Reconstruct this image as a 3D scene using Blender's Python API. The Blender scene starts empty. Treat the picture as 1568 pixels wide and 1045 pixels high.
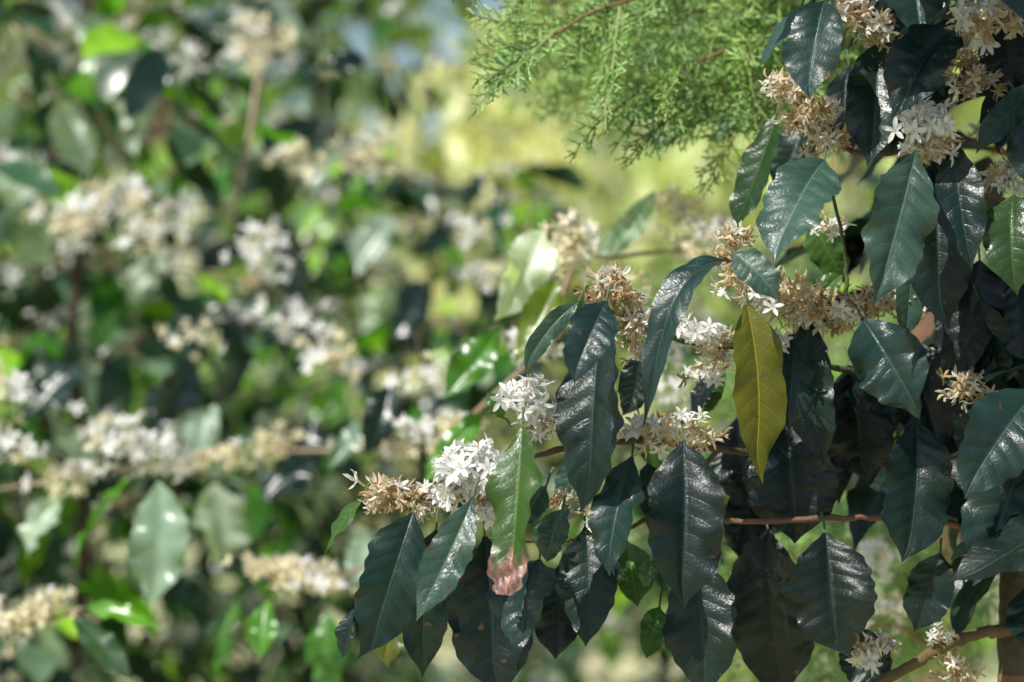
import bpy, math, random
import numpy as np
from mathutils import Vector, Matrix
rng = np.random.default_rng(7)
random.seed(7)
scene = bpy.context.scene
CAMZ = 1.5
LENS = 70.0
K = 36.0/LENS/1568.0
def P(x, y, d):
    return np.array([K*(x-784)*d, d, CAMZ + K*(522.5-y)*d])
def nrm(v):
    v = np.asarray(v, float); return v/(np.linalg.norm(v)+1e-12)

# ------------------------------------------------------------ mesh builder
class MB:
    def __init__(s): s.V=[]; s.F=[]; s.U=[]; s.C=[]; s.n=0
    def grid(s, Pt, uv, col):
        a,b = Pt.shape[:2]
        idx = np.arange(a*b).reshape(a,b)+s.n
        f = np.stack([idx[:-1,:-1], idx[:-1,1:], idx[1:,1:], idx[1:,:-1]],-1).reshape(-1,4)
        s.V.append(Pt.reshape(-1,3)); s.F.append(f); s.U.append(uv.reshape(-1,2))
        col = np.asarray(col,float)
        if col.ndim==1: col = np.broadcast_to(col,(a*b,3))
        s.C.append(col.reshape(-1,3)); s.n += a*b
    def make(s, name, mat, parent=None, smooth=True):
        me = bpy.data.meshes.new(name)
        V=np.concatenate(s.V); F=np.concatenate(s.F).astype(np.int32); U=np.concatenate(s.U); C=np.concatenate(s.C)
        me.vertices.add(len(V)); me.vertices.foreach_set("co", V.astype(np.float32).ravel())
        me.loops.add(F.size); me.loops.foreach_set("vertex_index", F.ravel())
        me.polygons.add(len(F)); me.polygons.foreach_set("loop_start", np.arange(0,F.size,4,dtype=np.int32))
        me.polygons.foreach_set("loop_total", np.full(len(F),4,dtype=np.int32))
        me.polygons.foreach_set("use_smooth", np.full(len(F),smooth))
        me.update(calc_edges=True)
        uvl = me.uv_layers.new(name="UVMap")
        uvl.data.foreach_set("uv", U[F.ravel()].astype(np.float32).ravel())
        ca = me.color_attributes.new("Col","FLOAT_COLOR","POINT")
        ca.data.foreach_set("color", np.concatenate([C,np.ones((len(C),1))],1).astype(np.float32).ravel())
        me.materials.append(mat)
        ob = bpy.data.objects.new(name, me); scene.collection.objects.link(ob)
        if parent: ob.parent = parent
        return ob

def bez(p0,p1,p2,t):
    t=t[:,None]; return (1-t)**2*p0+2*t*(1-t)*p1+t*t*p2

def tube(mb, pts, r0, r1, col, k=7, bump=0.0):
    pts=np.asarray(pts,float); n=len(pts)
    T=np.gradient(pts,axis=0); T/= (np.linalg.norm(T,axis=1,keepdims=True)+1e-12)
    ref=np.array([0.3,0.2,0.9]) if abs(T[0,2])<0.8 else np.array([1,0.1,0.0])
    B=np.cross(T,ref); B/=np.linalg.norm(B,axis=1,keepdims=True)+1e-12
    N=np.cross(B,T)
    a=np.linspace(0,2*np.pi,k+1)
    r=np.linspace(r0,r1,n)*(1+bump*rng.normal(size=n))
    R=r[:,None,None]
    G=pts[:,None,:]+R*(np.cos(a)[None,:,None]*B[:,None,:]+np.sin(a)[None,:,None]*N[:,None,:])
    uv=np.zeros((n,k+1,2)); uv[...,0]=np.linspace(0,1,n)[:,None]; uv[...,1]=a[None]/6.28
    mb.grid(G,uv,col)

WT=np.array([0,.04,.10,.2,.32,.45,.58,.70,.80,.88,.94,.975,1.0])
WW=np.array([.04,.18,.44,.77,.95,1.0,.965,.86,.66,.38,.15,.055,.0])
def prof(t):
    a=np.interp(t,WT,WW); d=0.025
    return (a+np.interp(np.clip(t-d,0,1),WT,WW)+np.interp(np.clip(t+d,0,1),WT,WW))/3

NV=9
def leaf(mb, p0, p2, width, hint, bend=0.1, side=0.0, fold=0.25, twist=0.0, roll=0.0, col=(.03,.07,.04),
         res=(14,6), ruffle=1.0, tipcol=None, tipt=0.75, p1=None, vein=1.0):
    p0=np.asarray(p0,float); p2=np.asarray(p2,float)
    L=np.linalg.norm(p2-p0); ax=nrm(p2-p0)
    h=nrm(hint-np.dot(hint,ax)*ax); sd=np.cross(ax,h)
    if roll:
        c,s_=math.cos(roll),math.sin(roll); h,sd = h*c+sd*s_, sd*c-h*s_
    if p1 is None: p1=(p0+p2)/2+h*bend*L+sd*side*L
    nt,ns=res[0]+1,res[1]+1
    t=np.linspace(0,1,nt); s=np.linspace(-1,1,ns)
    C=bez(p0,p1,p2,t)
    T=np.gradient(C,axis=0); T/=np.linalg.norm(T,axis=1,keepdims=True)+1e-12
    B=np.cross(T,h); B/=np.linalg.norm(B,axis=1,keepdims=True)+1e-12
    N=np.cross(B,T)
    ang=twist*(t-0.3); ca,sa=np.cos(ang)[:,None],np.sin(ang)[:,None]
    B,N = B*ca+N*sa, N*ca-B*sa
    w=prof(t**rng.uniform(.9,1.12))*width/2
    if tipcol is not None: w=width/2*np.interp(t,[0,.1,.3,.5,.7,.8,.9,.96,1],[.05,.45,.93,1,.82,.66,.66,.56,.3])
    w=w*(1+0.05*np.sin(t*9+rng.uniform(0,6)))
    S=np.abs(s)[None,:]
    t2=t[:,None]
    sg=np.sign(s)[None,:]
    phi=(t2-0.13*S**1.3)*NV+0.3*(s[None,:]>0)
    fo=fold*(1+0.4*np.sin(t2*5+rng.uniform(0,6)))
    env=np.clip(w/(width/2),0,1)[:,None]
    hgt=S*w[:,None]*fo - 0.35*fo*S**2*w[:,None]
    if res[0]>=20:
        A=width*0.021*vein
        hgt=hgt+ A*np.abs(np.sin(np.pi*phi))**.8*np.clip(S*3,0,1)*(1-0.5*S)*env
    ph=rng.uniform(0,6,4)
    hgt=hgt+ ruffle*width*0.055*S**2.2*env*(.7*np.sin(2*np.pi*t2*NV*0.5+ph[0]+2*(s[None,:]>0))+np.sin(2*np.pi*t2*2.3+ph[1]+ph[2]*sg)+.8*np.sin(2*np.pi*t2*1.1+ph[3]+2*sg))
    edge=1+0.025*np.cos(2*np.pi*phi+1)*S**3*vein+.035*np.sin(t2*17+ph[2]+sg)*S**3
    if tipcol is not None:
        crum=np.clip((t2-tipt)*8,0,1)
        hgt=hgt+crum*width*.05*np.sin(t2*48+s[None,:]*5)*np.sin(s[None,:]*8+1)
        edge=edge+crum*.16*np.sin(t2*70+sg*2)*S**3
    X=(s[None,:]*w[:,None]*edge*np.cos(np.arctan(fo)*0.8))
    hook=rng.normal()*.10*width*np.clip((t-.78)/.22,0,1)**2
    G=C[:,None,:]+B[:,None,:]*(X+hook[:,None])[...,None]+N[:,None,:]*hgt[...,None]
    uv=np.stack([phi,np.broadcast_to(S,phi.shape)],-1)
    cc=np.broadcast_to(np.asarray(col,float),(nt,ns,3)).copy()
    if tipcol is not None:
        m=np.clip((t2-tipt+0.05*np.sin(s[None,:]*6+1)+.03*np.sin(s[None,:]*15))*16,0,1)[...,None]
        v=(.7+.5*np.sin(t2*60+s[None,:]*4)*np.sin(s[None,:]*9+t2*20))[...,None]
        cc=cc*(1-m)+np.asarray(tipcol)*m*v
    mb.grid(G,uv,cc)

# ------------------------------------------------------------ blossoms
def blossom(mb, o, d, size, fresh, q=4, pale=1.0, yellow=False):
    d=nrm(d)
    a=nrm(np.cross(d,[0.31,0.52,0.79])); b=np.cross(d,a)
    tl=size*0.45
    if fresh: base=np.array([.96,.955,.93])*rng.uniform(.97,1.0)
    elif yellow: base=np.array([.97,.89,.64])*rng.uniform(.90,1.0)
    else:
        m=rng.uniform(0,1)**1.15
        base=np.array([.93,.81,.58])*(1-m)+np.array([.55,.35,.16])*m
        base=base*rng.uniform(.85,1.03)*pale
        if rng.random()<.2: base=np.array([.94,.90,.78])
    base=np.clip(base,0,.97)
    bend=a*rng.normal()*0.12*size
    p0=np.asarray(o); p2=p0+d*tl+bend*0.5
    tube(mb,[p0,(p0+p2)/2+bend*0.2,p2],size*0.035,size*0.065,base*np.array([.97,.95,.86]),k=5 if q>2 else 3)
    nP=5 if rng.random()<.7 else 6
    ph=rng.uniform(0,6)
    t=np.linspace(0,1,q+1)
    for i in range(nP):
        an=ph+i*2*np.pi/nP+rng.normal()*0.12
        r=np.cos(an)*a+np.sin(an)*b; tg=np.cross(d,r)
        pl=size*rng.uniform(.5,.62)
        if fresh:
            open_=rng.uniform(0.9,1.35); curl=rng.uniform(0.1,.7); wd=size*0.10
        else:
            open_=rng.uniform(0.3,1.5); curl=rng.uniform(-1.8,2.6); wd=size*0.078
        ang=open_+curl*t
        dt=1.0/q
        dirs=np.cos(ang)[:,None]*d+np.sin(ang)[:,None]*r + (0 if fresh else 1)*tg*np.sin(t*4+ph)[:,None]*0.35
        C=p2+np.concatenate([np.zeros((1,3)),np.cumsum(dirs[:-1]*dt*pl,axis=0)])
        Nn=np.cross(tg,dirs)
        w=wd*np.interp(t,[0,.25,.6,.9,1],[.5,.85,1,.65,.15])
        if q<=2: s=np.array([-1.,1.]); w=w*1.2+wd*.7
        else: s=np.array([-1,0,1.])
        if q==3: w=w*1.3
        G=C[:,None,:]+tg*(s[None,:,None]*w[:,None,None])+Nn[:,None,:]*(np.abs(s)[None,:,None]*w[:,None,None]*(-.35 if fresh else .8))
        uv=np.zeros((q+1,len(s),2))
        shade=(1-0.04*t if fresh else 1-0.35*t*rng.random()*(0 if yellow else 1))
        mb.grid(G,uv,base[None,None,:]*shade[:,None,None]*np.ones((1,len(s),1)))
    if fresh and q>2:
        for i in range(4):
            an=ph+i*1.57+.3; r=np.cos(an)*a+np.sin(an)*b
            q0=p2; q1=p2+d*size*.16+r*size*.05; q2=q1+d*size*.14+r*size*.07
            tube(mb,[q0,q1],size*.01,size*.01,(.8,.78,.65),k=3)
            tube(mb,[q1,q2],size*.018,size*.014,(.62,.5,.3),k=3)

def cluster(mb, c, r, n, fresh, up=(0,-0.3,0.4), q=4, yellow=False, pale=1.0, scat=.16):
    for i in range(n):
        d=nrm(rng.normal(size=3)+np.asarray(up)*1.2)
        o=np.asarray(c)+rng.normal(size=3)*r*scat*np.array([1.5,1,.8])
        blossom(mb,o,d,r*rng.uniform(.7,1.05),rng.random()<fresh,q=q,yellow=yellow,pale=pale)

# ------------------------------------------------------------ materials
def newmat(name):
    m=bpy.data.materials.new(name); m.use_nodes=True
    nt=m.node_tree; nt.nodes.clear(); return m,nt,nt.nodes,nt.links
def math_(nt,op,a,b=None,c=None):
    n=nt.nodes.new("ShaderNodeMath"); n.operation=op
    for i,v in enumerate((a,b,c)):
        if v is None: continue
        if isinstance(v,(int,float)): n.inputs[i].default_value=v
        else: nt.links.new(v,n.inputs[i])
    return n.outputs[0]
def mixc(nt,f,a,b,mode='MIX'):
    n=nt.nodes.new("ShaderNodeMix"); n.data_type='RGBA'; n.blend_type=mode
    for sock,v in ((n.inputs[0],f),(n.inputs[6],a),(n.inputs[7],b)):
        if isinstance(v,(int,float)): sock.default_value=v
        elif isinstance(v,tuple): sock.default_value=(*v,1)
        else: nt.links.new(v,sock)
    return n.outputs[2]
def noise(nt,scale,detail=3,rough=.5):
    tc=nt.nodes.new("ShaderNodeTexCoord"); n=nt.nodes.new("ShaderNodeTexNoise")
    n.inputs["Scale"].default_value=scale; n.inputs["Detail"].default_value=detail; n.inputs["Roughness"].default_value=rough
    nt.links.new(tc.outputs["Object"],n.inputs["Vector"]); return n.outputs["Fac"]
def ramp(nt,f,a,b):
    n=nt.nodes.new("ShaderNodeMapRange"); n.inputs[1].default_value=a; n.inputs[2].default_value=b
    nt.links.new(f,n.inputs[0]); return n.outputs[0]

def leaf_mat(name, trans=0.28, rough=0.33, detail=True, tcol=(1.9,2.3,.7), spec=.5):
    m,nt,N,L=newmat(name)
    out=N.new("ShaderNodeOutputMaterial"); pb=N.new("ShaderNodeBsdfPrincipled"); tr=N.new("ShaderNodeBsdfTranslucent")
    mx=N.new("ShaderNodeMixShader"); at=N.new("ShaderNodeAttribute"); at.attribute_name="Col"
    if detail:
        uv=N.new("ShaderNodeUVMap"); sp=N.new("ShaderNodeSeparateXYZ"); L.new(uv.outputs[0],sp.inputs[0])
        fr=math_(nt,'FRACT',sp.outputs[0])
        dv=math_(nt,'MINIMUM',fr,math_(nt,'SUBTRACT',1.0,fr))
        vein=math_(nt,'MULTIPLY',ramp(nt,dv,0.045,0.01),ramp(nt,sp.outputs[1],.95,.5))
        mid=ramp(nt,sp.outputs[1],0.045,0.015)
        vm=math_(nt,'MAXIMUM',math_(nt,'MULTIPLY',vein,.3),math_(nt,'MULTIPLY',mid,.75))
        n1=noise(nt,28,4,.6)
        col=mixc(nt,1.0,at.outputs["Color"],mixc(nt,n1,(.45,.55,.55),(1.55,1.45,1.4)),'MULTIPLY')
        col=mixc(nt,vm,col,mixc(nt,1.0,at.outputs["Color"],(3.0,2.4,2.0),'MULTIPLY'))
        n2=noise(nt,9,2); n3=noise(nt,190,3,.6)
        dust=math_(nt,'MULTIPLY',ramp(nt,n2,.5,.75),ramp(nt,n3,.35,.7))
        col=mixc(nt,math_(nt,'MULTIPLY',dust,.10),col,(.12,.15,.14))
        spots=ramp(nt,noise(nt,75,2,.5),.69,.73)
        col=mixc(nt,math_(nt,'MULTIPLY',spots,.75),col,(.11,.055,.02))
        mr=N.new("ShaderNodeMapRange"); mr.inputs[3].default_value=rough-.06; mr.inputs[4].default_value=rough+.16
        L.new(ramp(nt,n1,.3,.7),mr.inputs[0]); L.new(mr.outputs[0],pb.inputs["Roughness"])
        bp=N.new("ShaderNodeBump"); bp.inputs["Strength"].default_value=.4; bp.inputs["Distance"].default_value=.0010
        vo=N.new("ShaderNodeTexVoronoi"); vo.feature='DISTANCE_TO_EDGE'; vo.inputs["Scale"].default_value=260
        tc=N.new("ShaderNodeTexCoord"); L.new(tc.outputs["Object"],vo.inputs["Vector"])
        hh=math_(nt,'ADD',math_(nt,'MULTIPLY',ramp(nt,vo.outputs[0],0,.25),.25),math_(nt,'MULTIPLY',vm,-1.0))
        hh=math_(nt,'ADD',hh,math_(nt,'MULTIPLY',n1,1.5))
        L.new(hh,bp.inputs["Height"]); L.new(bp.outputs[0],pb.inputs["Normal"])
    else:
        n1=noise(nt,40,1,.5)
        col=mixc(nt,1.0,at.outputs["Color"],mixc(nt,n1,(.6,.65,.6),(1.4,1.35,1.3)),'MULTIPLY')
        pb.inputs["Roughness"].default_value=rough
    L.new(col,pb.inputs["Base Color"])
    pb.inputs["Specular IOR Level"].default_value=spec
    tcn=mixc(nt,1.0,col,tcol,'MULTIPLY'); L.new(tcn,tr.inputs["Color"])
    mx.inputs[0].default_value=trans
    L.new(pb.outputs[0],mx.inputs[1]); L.new(tr.outputs[0],mx.inputs[2]); L.new(mx.outputs[0],out.inputs[0])
    return m

def simple_mat(name, trans=0.25, rough=.6, spec=.3, nscale=60, var=.3, objrand=False, bump=0, tcol=(1,1,1), detail=2):
    m,nt,N,L=newmat(name)
    out=N.new("ShaderNodeOutputMaterial"); pb=N.new("ShaderNodeBsdfPrincipled"); tr=N.new("ShaderNodeBsdfTranslucent")
    mx=N.new("ShaderNodeMixShader"); at=N.new("ShaderNodeAttribute"); at.attribute_name="Col"
    n1=noise(nt,nscale,detail,.6)
    col=mixc(nt,1.0,at.outputs["Color"],mixc(nt,n1,(1-var,)*3,(1+var*.9,)*3),'MULTIPLY')
    if objrand:
        oi=N.new("ShaderNodeObjectInfo")
        col=mixc(nt,1.0,col,mixc(nt,oi.outputs["Random"],(.7,.8,.8),(1.2,1.12,.9)),'MULTIPLY')
    L.new(col,pb.inputs["Base Color"]); pb.inputs["Roughness"].default_value=rough; pb.inputs["Specular IOR Level"].default_value=spec
    if bump:
        bp=N.new("ShaderNodeBump"); bp.inputs["Strength"].default_value=.8; bp.inputs["Distance"].default_value=bump
        L.new(n1,bp.inputs["Height"]); L.new(bp.outputs[0],pb.inputs["Normal"])
    if trans>0:
        L.new(mixc(nt,1.0,col,tcol,'MULTIPLY'),tr.inputs["Color"]); mx.inputs[0].default_value=trans
        L.new(pb.outputs[0],mx.inputs[1]); L.new(tr.outputs[0],mx.inputs[2]); L.new(mx.outputs[0],out.inputs[0])
    else: L.new(pb.outputs[0],out.inputs[0])
    return m

M_leaf=leaf_mat("coffee_leaf",trans=.12,rough=.31,spec=.5)
M_bleaf=leaf_mat("coffee_leaf_bright",trans=.30,rough=.30,detail=False,tcol=(1.9,2.3,.5),spec=.8)
M_flower=simple_mat("coffee_blossom",trans=.35,rough=.6,spec=.2,var=.02,nscale=200,detail=1)
M_bark=simple_mat("coffee_bark",trans=0,rough=.85,var=.45,nscale=90,bump=.003)
M_cedar=simple_mat("cedar_scale",trans=.3,rough=.45,var=.25,nscale=150,objrand=True,tcol=(1.3,1.35,.7),detail=1)

def empty(name,loc=(0,0,0)):
    e=bpy.data.objects.new(name,None); e.empty_display_size=.1; scene.collection.objects.link(e); e.location=loc; return e

# ------------------------------------------------------------ foreground coffee plant
fl=MB(); ff=MB(); fb=MB()
DARK=(.008,.024,.018); DK2=(.005,.014,.011); BLUE=(.015,.039,.034); LITE=(.040,.086,.064); GREEN=(.040,.10,.014); YEL=(.105,.100,.004)  # LITE puts the lit look of some leaves into their colour
def C_(c,v=.12): return np.asarray(c)*rng.uniform(1-v,1+v)*np.array([1,rng.uniform(.95,1.05),rng.uniform(.9,1.1)])
# base x,y, tip x,y, width, depth, tip depth, roll(deg), bend, side, colour, extras
LV=[
(1262,2,1236,153,88,1.56,-.03,10,.10,0.03,BLUE,{}),
(1228,8,1163,106,34,1.60,.02,40,.05,0.08,LITE,{}),
(1392,-70,1412,66,92,1.58,-.03,-5,.1,0,BLUE,{}),
(1346,66,1334,256,88,1.60,-.04,8,.08,-.03,DARK,{}),
(1460,48,1376,186,98,1.55,-.04,-12,.18,.05,DARK,{'vein':1.8}),
(1402,232,1338,468,100,1.52,-.05,-14,.10,-.02,LITE,{'vein':1.9,'ruffle':1.6}),
(1432,248,1440,505,112,1.58,-.03,6,.08,0,DK2,{}),
(1462,215,1488,412,72,1.55,-.03,22,.10,0,DARK,{}),
(1190,175,1122,356,62,1.66,.0,28,.05,-.08,(.018,.05,.012),{}),
(1262,246,1182,404,102,1.55,-.05,-14,.12,.04,LITE,{'vein':1.7}),
(1122,388,1192,458,54,1.49,-.02,0,.12,-.06,LITE,{}),
(1143,468,1152,738,84,1.53,-.02,-8,.05,-.04,YEL,{'vein':.8}),
(928,462,874,586,70,1.50,-.03,-8,.12,.05,BLUE,{'vein':1.3}),
(886,462,800,572,34,1.53,.0,-30,.06,.1,LITE,{}),
(922,486,902,786,116,1.55,-.03,10,.07,-.03,DARK,{'vein':2.0}),
(945,600,905,775,70,1.60,.0,35,.07,-.05,GREEN,{}),
(1046,676,1040,932,124,1.50,-.03,-5,.07,0.02,DK2,{'ruffle':1.4}),
(800,655,778,912,88,1.50,-.04,12,.06,-.05,(.035,.08,.012),{'tipcol':(.36,.20,.17),'tipt':.76,'ruffle':2.0}),
(632,786,562,1012,98,1.53,-.03,-6,.10,.04,BLUE,{'vein':1.7}),
(724,762,636,950,62,1.49,-.03,-18,.10,-.02,LITE,{'vein':1.3}),
(668,812,652,1036,78,1.58,.0,-20,.10,.05,DARK,{}),
(742,822,756,1070,132,1.56,-.02,4,.07,.0,DK2,{}),
(826,858,800,992,108,1.52,-.04,-6,.14,.0,BLUE,{}),
(968,700,930,882,74,1.54,-.03,20,.10,.05,BLUE,{'ruffle':2}),
(896,808,900,990,92,1.58,-.03,-6,.10,-.04,DARK,{}),
(862,780,838,862,60,1.52,.0,12,.12,.0,LITE,{}),
(836,745,798,808,44,1.50,.0,12,.12,.1,LITE,{}),
(1064,842,1082,1072,104,1.58,-.02,0,.08,.02,DARK,{'vein':1.3}),
(1176,812,1206,1075,138,1.64,.0,4,.06,.0,DK2,{}),
(1264,816,1284,1008,136,1.56,-.02,0,.10,.03,DK2,{'vein':1.4}),
(1402,640,1386,862,108,1.56,-.03,-10,.09,.02,DARK,{'vein':1.5}),
(1236,484,1264,712,76,1.60,-.02,14,.08,.05,DARK,{'vein':1.2}),
(1320,488,1412,640,104,1.54,-.03,-4,.14,-.05,BLUE,{'ruffle':2.5}),
(1590,596,1474,762,112,1.53,-.04,-10,.16,.06,BLUE,{'vein':1.6}),
(1596,650,1500,900,120,1.55,-.03,-8,.10,.05,BLUE,{'vein':1.7}),
(1204,650,1222,832,134,1.62,-.02,0,.09,.0,DK2,{}),
(1128,640,1150,780,90,1.68,-.02,20,.1,.0,DK2,{}),
(1216,512,1204,662,78,1.60,-.02,-22,.12,.0,BLUE,{}),
(1396,400,1386,522,46,1.58,.0,-20,.10,.0,LITE,{}),
(1552,300,1556,452,86,1.54,-.02,25,.15,.05,(.025,.06,.012),{}),
(1590,130,1490,232,46,1.56,-.02,-30,.12,.08,BLUE,{}),
(1556,150,1590,300,64,1.56,-.02,10,.12,.0,BLUE,{}),
(1440,848,1402,968,72,1.62,.0,10,.1,.0,DARK,{}),
(556,762,492,862,34,1.58,.0,30,.06,.1,GREEN,{}),
(548,930,528,1008,32,1.60,.0,20,.1,.1,DARK,{}),
(612,930,586,1020,56,1.68,.0,10,.06,.0,(.08,.10,.015),{}),
(1300,560,1320,740,110,1.66,.0,-10,.08,.0,DK2,{}),
(1250,330,1300,430,60,1.66,.0,20,.1,.1,GREEN,{}),
(1236,190,1190,290,80,1.70,.0,20,.1,.0,DARK,{}),
(1290,420,1240,480,40,1.66,0,20,.1,0,GREEN,{}),
(1500,400,1475,590,110,1.62,-.02,10,.09,.0,DK2,{}),
(1560,420,1545,640,110,1.62,-.02,-10,.09,.0,DK2,{}),
(1500,620,1470,700,50,1.62,-.02,10,.09,.0,DK2,{}),
(1570,900,1590,1010,70,1.56,-.02,10,.09,.0,DARK,{}),
(980,640,1010,720,36,1.62,0,20,.1,0,GREEN,{}),
(1100,560,1060,640,40,1.64,0,20,.1,0,DK2,{}),
(770,640,745,600,30,1.64,0,0,.1,0,GREEN,{}),
(980,540,960,640,50,1.64,0,-10,.1,0,DK2,{}),
(1060,640,1110,560,40,1.66,0,10,.1,0,GREEN,{}),
(885,700,870,800,60,1.62,0,-10,.1,0,LITE,{}),
(1000,860,985,900,40,1.62,0,0,.1,0,GREEN,{}),
(1390,520,1440,700,110,1.66,-.02,0,.1,0,DK2,{}),
(1530,20,1560,160,80,1.62,-.02,20,.1,0,DK2,{}),
(1400,110,1420,250,70,1.66,-.02,-20,.1,0,DK2,{}),
(1300,100,1300,240,60,1.68,-.02,20,.1,0,DK2,{}),
(1160,560,1190,700,80,1.66,-.02,0,.1,0,DK2,{}),
(1000,700,1010,830,70,1.64,-.02,0,.1,0,DARK,{}),
(860,860,850,1010,80,1.62,-.02,0,.1,0,DK2,{}),
(960,830,975,930,60,1.66,-.02,0,.1,0,GREEN,{}),
(1250,600,1290,770,90,1.68,-.02,0,.1,0,DK2,{}),
(1450,560,1420,680,90,1.68,-.02,0,.1,0,DK2,{}),
(1310,960,1350,1060,80,1.66,-.02,30,.1,0,DARK,{}),
(1340,540,1370,660,80,1.64,-.02,-15,.1,0,DK2,{}),
(1540,560,1500,700,90,1.60,-.02,-15,.1,0,DK2,{}),
(1500,460,1540,600,90,1.60,-.02,15,.1,0,DARK,{}),
(1010,930,990,1010,44,1.64,-.02,0,.1,0,GREEN,{}),
(1530,700,1490,860,90,1.64,-.02,-15,.1,0,DK2,{}),
(1150,740,1130,860,80,1.70,-.02,-15,.1,0,DK2,{}),
]
HINT=np.array([-.12,-1,.42])
for (bx,by,tx,ty,w,d,dt,ro,be,si,c,ex) in LV:
    leaf(fl,P(bx,by,d),P(tx,ty,d+dt),w*K*d*1.06,HINT+rng.normal(size=3)*.24,bend=be*rng.uniform(.6,1.8),side=si+rng.normal()*.035,roll=math.radians(ro),
         fold=rng.uniform(.18,.48),twist=rng.normal()*.55,col=C_(c),res=(50,20),**ex)
leaf(fl,P(1112,400,1.52),P(994,656,1.50),64*K*1.52,np.array([-.9,-1,.5]),p1=P(1010,400,1.49),fold=.5,twist=.5,col=BLUE,res=(44,18),vein=1.4)

def pathpts(lst,n=10):
    pts=np.array([P(*q) for q in lst])
    t=np.linspace(0,len(pts)-1,n*(len(pts)-1)+1)
    out=np.stack([np.interp(t,range(len(pts)),pts[:,i]) for i in range(3)],1)
    k=np.ones(7)/7
    pad=np.concatenate([np.repeat(out[:1],3,0),out,np.repeat(out[-1:],3,0)])
    sm=np.stack([np.convolve(pad[:,i],k,'valid') for i in range(3)],1); sm[0]=out[0]; sm[-1]=out[-1]
    return sm
BR=(.12,.085,.05); BG=(.07,.09,.035)
TR=[(1560,1900,1.66),(1556,1300,1.66),(1555,1045,1.66),(1556,860,1.67),(1580,600,1.72),(1600,300,1.75),(1590,40,1.77),(1570,-260,1.78),(1540,-620,1.80)]
tp=pathpts(TR,12); tube(fb,tp[:26],.018,.015,(.25,.155,.085),k=14,bump=.04); tube(fb,tp[25:],.015,.005,(.10,.08,.05),k=12,bump=.04)
BRN=[
 ([(1570,520,1.72),(1440,470,1.62),(1290,476,1.60),(1180,440,1.57),(1110,396,1.55)],.0032,.0016,BG),
 ([(1570,640,1.72),(1300,570,1.66),(1180,530,1.60),(1060,530,1.57),(960,490,1.56),(880,445,1.55)],.0032,.0014,BG),
 ([(1560,760,1.70),(1300,700,1.68),(1100,690,1.62),(980,672,1.58),(830,690,1.57),(730,745,1.56),(600,765,1.56),(548,758,1.57)],.0034,.0014,BR),
 ([(1550,838,1.67),(1470,803,1.60),(1400,796,1.59),(1290,792,1.585),(1180,800,1.585),(1100,797,1.59)],.0030,.0022,(.18,.10,.07)),
 ([(1552,966,1.66),(1500,968,1.62),(1440,990,1.60),(1380,1030,1.60),(1310,1060,1.6)],.0055,.0040,(.16,.11,.05)),
 ([(1590,60,1.77),(1470,110,1.66),(1440,190,1.60),(1400,232,1.58),(1300,240,1.6),(1240,170,1.60),(1190,130,1.60)],.003,.0016,BR),
 ([(1590,-20,1.77),(1500,30,1.64),(1400,20,1.60),(1310,30,1.58),(1240,5,1.58)],.003,.0014,BR),
 ([(1600,330,1.75),(1490,290,1.64),(1420,250,1.58)],.003,.002,BR),
 ([(1553,1100,1.66),(1400,1120,1.64),(1250,1100,1.62)],.004,.002,BR),
 ([(1100,690,1.62),(1000,800,1.62),(880,830,1.60),(740,825,1.58)],.0022,.0014,BR),
 ([(1290,476,1.60),(1300,400,1.62),(1262,250,1.57)],.002,.0012,BG),
]
for pts,r0,r1,c in BRN:
    pp=pathpts(pts,8); tube(fb,pp+rng.normal(size=pp.shape)*.0004,r0,r1,c,k=8,bump=.08)
for (bx,by,tx,ty,w,d,dt,ro,be,si,c,ex) in LV:
    a=P(bx,by,d); b=a+nrm(a-P(tx,ty,d+dt))*.012+np.array([0,.012,.003])
    tube(fb,[a,(a+b)/2+np.array([0,0,.002]),b],.0009,.0012,(.10,.15,.06),k=5)
FC=[
(1312,22,1.58,52,26,.35),(1345,62,1.6,40,14,.15),(1212,140,1.59,44,20,.2),(1245,175,1.59,48,24,.2),(1272,215,1.6,42,20,.15),(1195,128,1.6,34,10,.3),
(1420,190,1.54,52,28,.97),(1432,228,1.55,46,20,.5),(1508,30,1.58,60,24,.45),(1535,10,1.6,50,14,.3),(1492,130,1.6,44,18,.2),(1478,95,1.62,30,10,.1),(1542,272,1.58,44,18,.3),
(1126,372,1.56,42,18,.1),(1146,430,1.56,52,24,.25),(1200,448,1.57,52,24,.15),(1175,455,1.55,44,18,.3),(1230,475,1.58,44,16,.15),(1260,470,1.59,48,20,.05),(1310,470,1.59,46,20,.05),(1285,500,1.6,36,12,.05),(1360,462,1.59,44,18,.35),
(1184,525,1.58,40,10,.95),(1072,512,1.56,42,14,.9),(1102,535,1.57,42,18,.35),(1085,570,1.6,40,12,.5),
(932,445,1.55,48,24,.1),(958,470,1.56,40,14,.1),(985,500,1.56,50,22,.1),(975,540,1.58,30,8,.2),
(1010,660,1.56,50,22,.45),(1075,676,1.58,40,14,.2),(975,660,1.58,36,10,.3),(1040,650,1.58,36,10,.3),
(804,612,1.54,48,24,.97),(832,650,1.55,42,18,.6),
(722,722,1.53,60,36,.98),(742,770,1.54,48,22,.8),(690,762,1.54,42,18,.7),(652,768,1.55,42,20,.15),(600,758,1.55,50,24,.3),(585,770,1.56,40,14,.25),(628,758,1.55,40,14,.15),(765,790,1.55,36,10,.6),
(912,786,1.57,32,14,0),(860,766,1.57,32,12,.1),(1478,596,1.58,44,18,0),(1330,1000,1.6,44,16,.6),(1440,972,1.6,28,8,.8),(1470,1025,1.6,40,16,.05),
(1272,352,1.62,34,10,.6),(1240,520,1.62,36,12,.1),(1400,480,1.62,32,8,.3),
]
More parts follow.
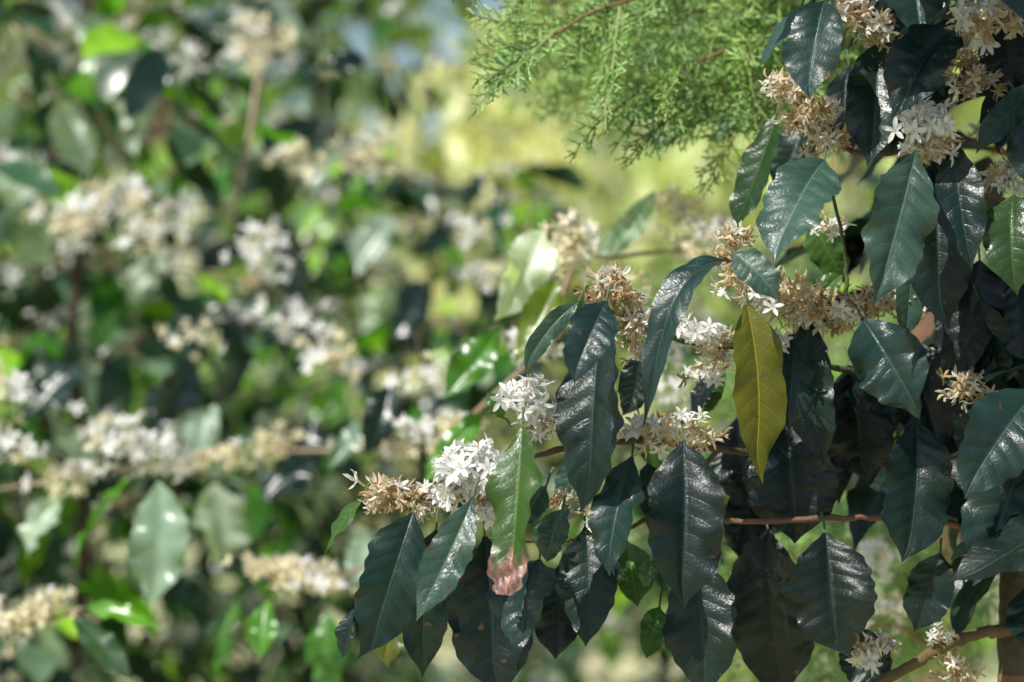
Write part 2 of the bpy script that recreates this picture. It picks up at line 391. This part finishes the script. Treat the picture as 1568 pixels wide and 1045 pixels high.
for (x,y,d,r,n,fr) in FC:
    cluster(ff,P(x,y,d),r*K*d*.80,int(n*1.6),fr,up=(-.2,-.5,.3),q=5,scat=.28)

def lateral(ml,mf,mbk,a,b,droop,step,L,cols,fp,res=(10,4),fres=.5,fn=8,q=2,yellow=.5,tr=.003,wr=.44,hang=.8,cr=.024,up_=(0,-.2,.4)):
    a=np.asarray(a,float); b=np.asarray(b,float)
    D=np.linalg.norm(b-a); c=(a+b)/2+np.array([0,0,droop*D])
    n=max(3,int(D/step)); t=np.linspace(0,1,n+1)
    pts=bez(a,c,b,t)
    if mbk: tube(mbk,pts,tr,tr*.45,BR,k=5)
    for i in range(1,n+1):
        al=nrm(pts[i]-pts[i-1]); sd=nrm(np.cross(al,[0,0,1.]))
        for s in (-1,1):
            if rng.random()<.1: continue
            up=np.array([0,0,1.])
            dr=nrm(sd*s*rng.uniform(.4,1.0)+al*rng.uniform(.1,.7)-up*rng.uniform(.1,1.7)*hang+rng.normal(size=3)*.2)
            ll=L*rng.uniform(.55,1.15)*(0.55 if i==n else 1)
            p0=pts[i]+dr*.008
            col=np.asarray(cols[rng.integers(len(cols))])*rng.uniform(.7,1.35)
            leaf(ml,p0,p0+dr*ll,ll*wr*rng.uniform(.8,1.1),up*.8+al*.5+sd*s*.4+rng.normal(size=3)*.3,bend=rng.uniform(.02,.18),side=rng.normal()*.06,
                 fold=rng.uniform(.15,.45),twist=rng.normal()*.6,col=col,res=res,ruffle=1.3)
        if mf and i<n and rng.random()<fp:
            cluster(mf,pts[i]+np.array([0,0,.004]),cr*rng.uniform(.6,1.2),int(fn*rng.uniform(.5,1.3)),fres*rng.uniform(0,2),up=up_,q=q,yellow=rng.random()<yellow,scat=.35)

dcols=[DARK,DK2,DK2,DARK,(.02,.05,.012)]
for (s,e) in [
  ((1570,560,1.74),(1240,600,1.78)),((1560,660,1.74),(1240,700,1.80)),((1580,480,1.76),(1330,440,1.86)),
  ((1590,380,1.76),(1330,330,1.85)),((1590,250,1.77),(1300,200,1.86)),
  ((1570,600,1.74),(1700,560,1.5)),
  ((1590,330,1.76),(1720,300,1.5)),((1555,800,1.72),(1720,760,1.45)),((1590,120,1.77),(1700,100,1.5)),
  ((1590,150,1.77),(1420,90,1.75)),((1590,60,1.77),(1400,-20,1.78)),((1585,500,1.75),(1420,560,1.72)),
  ((1590,-40,1.78),(1300,-120,1.7)),((1580,-140,1.78),(1250,-190,1.7)),((1570,-250,1.78),(1300,-300,1.5)),  # unseen upper laterals, put in for dappled shade on the right side
  ((1570,-250,1.78),(1750,-200,1.6)),((1590,-100,1.78),(1750,-100,1.9)),((1550,-400,1.78),(1560,-300,1.4)),
  ((1570,-200,1.78),(1400,-160,1.45)),((1560,-400,1.78),(1300,-420,1.6)),((1560,-450,1.78),(1700,-470,1.7)),
  ((1550,1150,1.68),(1000,1150,1.66)),((1550,1250,1.68),(1100,1280,1.5)),((1000,1150,1.66),(760,1130,1.62))]:
    lateral(fl,ff,fb,P(*s),P(*e),.08,.045,.135,dcols,.25,res=(20,8),fn=12,fres=.2,q=3,yellow=0)

cp=empty("coffee_plant")
fl.make("leaves",M_leaf,cp); ff.make("blossoms",M_flower,cp); fb.make("stem_and_branches",M_bark,cp)

# ------------------------------------------------------------ background coffee plants (linked copies of built shrubs)
bcols=[(.020,.060,.022),(.012,.038,.020),(.05,.18,.015),(.18,.28,.19),(.12,.32,.015),(.014,.040,.026),(.45,.53,.43),(.010,.030,.018),(.010,.028,.015),(.04,.10,.05),(.24,.45,.03),(.015,.05,.02)]  # whitish entries paint sun sheen into the leaf colour
def shrub_src(h,reach,step,L,fp,res,fn):
    a=MB(); f=MB(); b=MB()
    z=np.linspace(0,h,14); sx=np.cumsum(rng.normal(size=14)*.012); sy=np.cumsum(rng.normal(size=14)*.012)
    st=np.stack([sx,sy,z],1); tube(b,st,.016,.006,(.08,.06,.04),k=7,bump=.05)
    zz=.35; an=rng.uniform(0,6)
    while zz<h:
        an+=1.57+rng.normal()*.3
        o=np.array([np.interp(zz,z,sx),np.interp(zz,z,sy),zz])
        for k in (0,math.pi):
            r=reach*rng.uniform(.6,1.15)*(1-.45*(zz/h)**2)
            e=o+np.array([math.cos(an+k)*r,math.sin(an+k)*r,r*rng.uniform(-.4,.35)])
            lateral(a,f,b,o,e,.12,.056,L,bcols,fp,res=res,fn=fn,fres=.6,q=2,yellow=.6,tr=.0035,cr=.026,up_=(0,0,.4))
        zz+=step*rng.uniform(.8,1.2)
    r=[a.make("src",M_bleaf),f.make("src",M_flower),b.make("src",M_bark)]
    me=[o.data for o in r]
    for o in r: bpy.data.objects.remove(o)
    return me
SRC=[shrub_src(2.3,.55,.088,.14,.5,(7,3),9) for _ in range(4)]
def shrub(x,y,rot,sc,i):
    e=empty("coffee_plant",(x,y,0)); e.rotation_euler=(0,0,rot); e.scale=(sc,sc,sc)
    for n,m in zip(("leaves","blossoms","stem_and_branches"),SRC[i%4]):
        o=bpy.data.objects.new(n,m); scene.collection.objects.link(o); o.parent=e
SH=[(-.66,3.0,.95),(-1.25,2.9,.95),(-.12,3.4,.78),(-.95,3.6,1.0),(.35,4.0,.72),(-.45,4.2,.98),(-1.65,3.8,1.0),(-1.25,4.7,1.06),(.95,4.6,.80),(.1,5.0,.80),
    (-.6,5.5,1.08),(-2.2,4.8,1.05),(.7,5.7,.82),(-1.7,5.9,1.1),(1.6,5.6,.85)]
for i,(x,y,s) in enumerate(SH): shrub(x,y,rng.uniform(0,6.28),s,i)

# flowering coffee branches in the middle distance
ml=MB(); mf=MB(); mb_=MB()
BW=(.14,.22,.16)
for (bx,by,tx,ty,w,d,ro,c) in [  # pale leaves have sunlit glare painted into their colour
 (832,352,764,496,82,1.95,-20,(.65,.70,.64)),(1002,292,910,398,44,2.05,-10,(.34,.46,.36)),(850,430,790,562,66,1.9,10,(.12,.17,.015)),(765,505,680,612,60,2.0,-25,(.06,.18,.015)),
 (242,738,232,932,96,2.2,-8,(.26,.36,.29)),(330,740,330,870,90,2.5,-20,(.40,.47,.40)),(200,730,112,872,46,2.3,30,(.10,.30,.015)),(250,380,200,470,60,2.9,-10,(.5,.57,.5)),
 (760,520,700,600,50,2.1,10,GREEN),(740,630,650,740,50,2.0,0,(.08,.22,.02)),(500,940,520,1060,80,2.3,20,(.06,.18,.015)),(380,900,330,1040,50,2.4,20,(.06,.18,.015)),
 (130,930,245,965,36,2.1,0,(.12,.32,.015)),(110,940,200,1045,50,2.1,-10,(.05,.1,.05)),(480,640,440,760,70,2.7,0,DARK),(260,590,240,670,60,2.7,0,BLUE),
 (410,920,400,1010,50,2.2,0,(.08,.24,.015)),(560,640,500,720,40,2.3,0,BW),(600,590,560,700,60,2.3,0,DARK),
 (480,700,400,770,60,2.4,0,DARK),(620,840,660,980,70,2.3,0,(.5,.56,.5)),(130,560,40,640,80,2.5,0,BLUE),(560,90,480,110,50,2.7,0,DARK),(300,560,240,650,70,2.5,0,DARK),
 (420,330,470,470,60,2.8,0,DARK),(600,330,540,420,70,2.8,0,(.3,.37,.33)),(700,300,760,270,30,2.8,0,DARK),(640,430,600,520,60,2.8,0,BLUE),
 (90,150,140,270,70,2.9,0,(.6,.66,.62)),(230,130,200,240,60,2.9,0,(.6,.66,.62)),(10,230,40,330,80,2.9,0,(.6,.66,.62)),(50,330,80,410,70,2.9,0,(.5,.58,.55)),(0,20,60,110,80,3.0,0,(.6,.66,.62)),  # whitish leaves: brightness of the sunlit corner put into colour
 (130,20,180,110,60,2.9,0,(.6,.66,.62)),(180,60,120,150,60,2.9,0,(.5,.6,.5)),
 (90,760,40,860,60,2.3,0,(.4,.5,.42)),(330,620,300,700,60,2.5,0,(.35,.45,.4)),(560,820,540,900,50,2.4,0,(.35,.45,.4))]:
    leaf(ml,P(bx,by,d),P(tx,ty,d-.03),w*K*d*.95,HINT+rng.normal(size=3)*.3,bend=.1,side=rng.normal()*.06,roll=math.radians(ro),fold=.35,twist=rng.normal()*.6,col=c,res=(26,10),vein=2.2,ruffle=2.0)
for (x,y,d,r,n,fr) in [(870,375,1.95,50,26,.3),(890,400,1.97,40,16,.2),(1035,318,2.1,44,18,.2),(1062,368,2.1,44,18,.3),(1110,350,2.1,36,12,.2),
 (690,665,2.05,44,20,.2),(640,662,2.1,36,16,.6),(655,580,2.2,36,14,.5),(500,548,2.4,46,22,.5),(475,885,2.2,44,20,.4),(440,880,2.2,36,16,.3),(510,895,2.2,36,16,.2),(385,870,2.2,32,14,.2),
 (50,945,2.1,44,20,.2),(20,960,2.1,40,14,.2),(95,925,2.1,36,14,.2),(120,730,2.3,46,18,.5),(205,690,2.3,50,24,.9),(255,700,2.3,42,18,.9),(310,705,2.4,34,14,.2),
 (365,700,2.4,34,14,.1),(430,680,2.5,40,18,.1),(130,350,2.6,50,22,.6),(190,320,2.7,56,24,.8),(250,355,2.6,42,18,.6),(95,320,2.8,50,16,.8),(395,70,2.8,56,22,.3),(460,250,2.8,44,16,.3),
 (440,490,2.5,40,16,.9),(390,380,2.5,40,16,.6),(545,680,2.4,34,12,.3),(820,545,2.0,40,14,.3),(835,520,2.0,36,12,.3),(300,520,2.6,34,14,.3),(550,240,2.7,44,16,.2),
 (60,70,2.9,64,20,.4),(10,130,2.9,60,20,.3),(110,110,3.0,60,20,.4),(260,90,2.9,50,18,.8),(10,600,2.2,44,16,.8),(15,690,2.2,44,16,.6),(420,410,2.5,30,12,.8),(730,350,2.6,36,12,.5),
 (1090,380,2.0,40,14,.4),(960,440,1.9,34,12,.3),(1000,545,1.9,40,14,.8),(1050,600,1.95,40,14,.8),(1330,850,2.0,36,12,.7),(1360,930,2.0,40,14,.4),(600,690,2.3,34,14,.2),(160,650,2.4,34,12,.8),(740,420,2.5,34,10,.8),(1300,600,1.95,34,10,.9),(1360,860,2.0,32,10,.9)]:
    cluster(mf,P(x,y,d),r*K*d*.82,int(n*1.15),fr,up=(-.25,-.5,.4),q=3,yellow=True,scat=.42)
for pts,r in [([(1180,400,2.2),(1060,380,2.12),(880,400,1.98),(800,350,1.96)],.003),([(880,400,1.98),(830,540,2.0),(760,600,2.05),(690,670,2.08),(560,690,2.4)],.003),
  ([(560,690,2.4),(430,690,2.5),(260,705,2.33),(110,730,2.3),(-60,760,2.3)],.0025),([(-60,960,2.1),(60,955,2.1),(140,930,2.1)],.003),([(640,830,2.3),(500,895,2.2),(380,880,2.2)],.003),
  ([(420,60,2.9),(395,120,2.9),(385,200,2.85),(355,340,2.85)],.006),([(150,170,2.9),(170,210,2.9),(215,285,2.85),(280,330,2.85)],.006)]:
    pp=pathpts(pts,8); tube(mb_,pp,r,r*.6,(.4,.30,.22),k=7)
me_=empty("coffee_branch"); ml.make("leaves",M_bleaf,me_); mf.make("blossoms",M_flower,me_); mb_.make("twigs",M_bark,me_)

# ------------------------------------------------------------ cedar
def shoot(mb,o,d,pl,length,level,rad):
    seg=.0042 if level==2 else .006
    n=max(3,int(length/seg)); d=nrm(d); pl=nrm(pl-np.dot(pl,d)*d)
    pts=[np.array(o,float)]; dd=d.copy()
    curve=rng.normal(size=3)*.04+np.array([0,0,-.05 if level==0 else .02])
    for i in range(n):
        dd=nrm(dd+curve*.3+rng.normal(size=3)*.03); pts.append(pts[-1]+dd*length/n)
    g=np.array([.46,.66,.27]) if level else np.array([.40,.44,.18])
    g=g*rng.uniform(.8,1.15)
    pts=np.array(pts)
    if level>=1:
        P2=[]
        for i in range(len(pts)-1): P2+= [pts[i],pts[i]*.45+pts[i+1]*.55]
        P2.append(pts[-1]); P2=np.array(P2)
        T=np.gradient(P2,axis=0); T/=np.linalg.norm(T,axis=1,keepdims=True)+1e-9
        B=np.cross(T,nrm(rng.normal(size=3))); B/=np.linalg.norm(B,axis=1,keepdims=True)+1e-9; N=np.cross(B,T)
        a=np.linspace(0,2*np.pi,4); r=np.where(np.arange(len(P2))%2==0,rad*.65,rad*1.25); r[-1]=rad*.1
        G=P2[:,None,:]+r[:,None,None]*(np.cos(a)[None,:,None]*B[:,None]+np.sin(a)[None,:,None]*N[:,None])
        tt=np.linspace(.7,1.2,len(P2))[:,None,None]
        mb.grid(G,np.zeros((len(P2),4,2)),g[None,None,:]*tt*np.ones((1,4,1)))
    else: tube(mb,pts,rad*1.3,rad*.6,g,k=5)
    if level<2:
        step=.0065 if level==0 else .0050
        m=int(length/step); sgn=1
        for i in range(1,m):
            t=i/m; q=pts[min(int(t*n),n-1)]
            L2=(.052 if level==0 else .017)*(1-t)**.8*rng.uniform(.6,1.15)+.004
            if level==0: L2*=min(1,.4+t*3)
            ax=np.cross(d,pl)
            nd=nrm(d*.8+ (pl*.9)*sgn*rng.uniform(.6,1.1)+ax*rng.normal()*.3)
            shoot(mb,q,nd,pl+rng.normal(size=3)*.25,L2,level+1,rad*.92); sgn*=-1
sprigs=[]
for i in range(4):
    m=MB(); shoot(m,(0,0,0),(1,0,0),np.array([0,1,0.2]),rng.uniform(.11,.15),0,.00115)
    ob=m.make("sprig_src%d"%i,M_cedar); sprigs.append(ob.data); bpy.data.objects.remove(ob)
ce=empty("cedar_tree")
cb=MB()
nsp=0
def put_sprig(p,d,sc=1.0,roll=None):
    global nsp
    d=nrm(d); x=Vector(d); u=Vector(nrm(np.cross(d,roll)))
    w=x.cross(u)
    M=Matrix(((x.x,u.x,w.x),(x.y,u.y,w.y),(x.z,u.z,w.z))).to_4x4()
    M=Matrix.Translation(Vector(p))@M@Matrix.Scale(sc,4)
    ob=bpy.data.objects.new("spray_%d"%nsp,random.choice(sprigs)); nsp+=1
    ob.matrix_world=M; scene.collection.objects.link(ob); ob.parent=ce
def limb(pts,r,every,spread,dens=1,sc=1.0,dirb=(-.5,-.1,-.5)):
    pp=pathpts(pts,10); tube(cb,pp,r,r*.35,(.28,.17,.09),k=6)
    L=np.cumsum(np.r_[0,np.linalg.norm(np.diff(pp,axis=0),axis=1)])
    s=0
    al=nrm(pp[-1]-pp[0])
    while s<L[-1]:
        p=np.array([np.interp(s,L,pp[:,i]) for i in range(3)])
        for k in range(dens):
            d=nrm(al*.6+np.asarray(dirb)*.8+rng.normal(size=3)*spread)
            put_sprig(p+rng.normal(size=3)*.01,d,sc*rng.uniform(.7,1.1),roll=np.array([0,-1,.2])+rng.normal(size=3)*.5)
        s+=every*rng.uniform(.7,1.3)
    put_sprig(pp[-1],nrm(pp[-1]-pp[-3]),sc,roll=np.array([0,-1,0.]))
limb([(1500,-40,2.1),(1250,30,1.84),(1100,80,1.78),(1000,130,1.74)],.003,.035,.35,2,.95)
limb([(1450,-120,2.1),(1200,-30,1.86),(1000,-10,1.78),(900,20,1.74),(840,60,1.72)],.003,.035,.3,2,.9)
limb([(1450,-160,2.1),(1150,-110,1.86),(950,-80,1.78),(790,-50,1.74)],.003,.05,.3,1,.9)
limb([(1480,20,2.1),(1280,70,1.9),(1200,110,1.84),(1110,140,1.80)],.003,.03,.4,2)
limb([(1480,-20,2.1),(1250,-20,1.95),(1120,10,1.9),(1000,30,1.86)],.003,.035,.4,2)
limb([(1480,-20,2.2),(1300,30,2.1),(1200,10,2.05),(1050,-20,2.0),(960,0,2.0)],.003,.035,.5,2)
limb([(1440,100,2.2),(1200,90,2.1),(1050,110,2.05),(940,100,2.0)],.003,.04,.4,2)
limb([(1430,140,2.7),(1150,110,2.75),(950,110,2.8),(840,90,2.8)],.004,.05,.5,2,1.2)
for (x0,y0,x1,y1,d) in [(1420,350,1080,420,2.6),(1420,500,1120,560,2.5),(1440,650,1280,700,2.25),(1450,740,1260,760,2.2),(1440,850,1160,900,2.2),(1440,950,1200,1000,2.2),
     (1440,700,1560,720,2.2),(1440,850,1560,900,2.2),(1440,900,1340,820,2.1),(1440,700,1080,780,2.25),(1440,800,1280,860,2.1),(1440,1000,1300,960,2.1)]:
    limb([(x0,y0,d+.1),((x0+x1)/2,(y0+y1)/2-25,d+.02),(x1,y1,d)],.004,.06,.6,2,sc=1.1)
tr=pathpts([(1430,2200,2.65),(1435,1045,2.62),(1420,500,2.6),(1410,100,2.55),(1400,-400,2.5),(1395,-900,2.5)],10)
tube(cb,tr,.05,.02,(.22,.13,.08),k=10,bump=.04)
cb.make("trunk_and_limbs",M_bark,ce)

# ------------------------------------------------------------ ground and distance
def ground():
    n=90
    xs=np.sign(np.linspace(-1,1,n))*np.abs(np.linspace(-1,1,n))**3*400
    ys=np.linspace(0,1,n)**3*600-3
    X,Y=np.meshgrid(xs,ys)
    Z=np.clip((Y-6),0,None)*.2*np.exp(-Y/120)+.02*np.sin(X*3)*np.sin(Y*2.3)+.5*np.sin(X*.07+1)*np.clip(Y/40,0,1)
    m=MB(); m.grid(np.stack([X,Y,Z],-1)[::-1],np.zeros((n,n,2)),(.3,.3,.3))
    mt,nt,N,L=newmat("dry_grass_soil")
    out=N.new("ShaderNodeOutputMaterial"); pb=N.new("ShaderNodeBsdfPrincipled"); pb.inputs["Roughness"].default_value=.95
    c=mixc(nt,ramp(nt,noise(nt,1.2,4,.7),.35,.65),(.52,.46,.30),(.30,.40,.12))
    c=mixc(nt,ramp(nt,noise(nt,30,3,.7),.4,.7),c,(.58,.53,.38))
    L.new(c,pb.inputs["Base Color"]); L.new(pb.outputs[0],out.inputs[0])
    m.make("ground",mt)
ground()
M_far=leaf_mat("far_leaf",trans=.35,rough=.5,detail=False,tcol=(1.6,1.7,.8))
def far_tree(x,y,h,r,col,n=900,name="shade_tree",ls=1.0):
    a=MB(); b=MB(); z0=max(0,(y-6)*.2*math.exp(-y/120))
    tube(b,[[x,y,z0-.2],[x+.1,y,z0+h*.3],[x-.05,y+.05,z0+h*.8]],.06*r,.025*r,(.25,.19,.13),k=8)
    cl=[]
    for i in range(14):
        an=rng.uniform(0,6.28); q=np.array([x+math.cos(an)*r*rng.uniform(.2,.8),y+math.sin(an)*r*rng.uniform(.2,.8),z0+h*rng.uniform(.2,.95)])
        cl.append(q); tube(b,[[x,y,z0+h*.25],(q+np.array([x,y,z0+h*.3]))/2,q],.02*r,.006*r,(.25,.19,.13),k=5)
    for i in range(n):
        c=cl[rng.integers(14)]; p=c+rng.normal(size=3)*r*.27
        d=nrm(rng.normal(size=3)+np.array([0,0,-.4])); ll=rng.uniform(.18,.34)*ls
        leaf(a,p,p+d*ll,ll*.45,rng.normal(size=3)+np.array([0,-.3,.8]),col=np.asarray(col)*rng.uniform(.6,1.3),res=(4,2))
    e=empty(name); a.make("crown",M_far,e); b.make("trunk_and_limbs",M_bark,e)
for (x,y,h,r,c) in [(-4.5,10,5,2,(.10,.18,.03)),(-1.8,9.5,4.8,1.9,(.16,.30,.03)),(1.4,9,4.0,1.9,(.60,.66,.34)),(4.5,10.5,5,2,(.12,.2,.05)),(.2,12,5.4,2.6,(.40,.52,.14)),(-3,14,6,2.6,(.12,.2,.04)),(3.5,15,6,2.6,(.12,.2,.05))]:  # palest crowns have the bright distant glow put into their colour
    far_tree(x,y,h,r,c)
far_tree(-.05,7.6,2.3,.75,(.72,.70,.46),n=700,name="added_pale_bush",ls=.6)  # bush added for the bright distant patch, glow put into its pale colour

# ------------------------------------------------------------ light, camera
to_sun=Vector((-.46,-.46,.76)).normalized()
el=math.asin(to_sun.z); az=math.atan2(to_sun.x,to_sun.y)
w=bpy.data.worlds.new("World"); scene.world=w; w.use_nodes=True
nt=w.node_tree; bg=nt.nodes["Background"]; sky=nt.nodes.new("ShaderNodeTexSky"); sky.sky_type='NISHITA'; sky.sun_disc=False
sky.sun_elevation=el; sky.sun_rotation=az; sky.dust_density=1.0
nt.links.new(sky.outputs[0],bg.inputs[0]); bg.inputs[1].default_value=.11
sl=bpy.data.lights.new("sun","SUN"); sl.energy=5; sl.angle=math.radians(.5); sl.color=(1,.97,.90)
so=bpy.data.objects.new("sun",sl); scene.collection.objects.link(so); so.rotation_euler=(-to_sun).to_track_quat('-Z','Y').to_euler()
cam=bpy.data.cameras.new("camera"); co=bpy.data.objects.new("camera",cam); scene.collection.objects.link(co)
co.location=(0,0,CAMZ); co.rotation_euler=(math.radians(90),0,0); cam.lens=LENS; cam.sensor_width=36; cam.clip_end=2000; cam.clip_start=.05
cam.dof.use_dof=True; cam.dof.focus_distance=1.54; cam.dof.aperture_fstop=3.2
scene.camera=co
scene.view_settings.view_transform='Standard'; scene.view_settings.look='None'; scene.view_settings.exposure=0
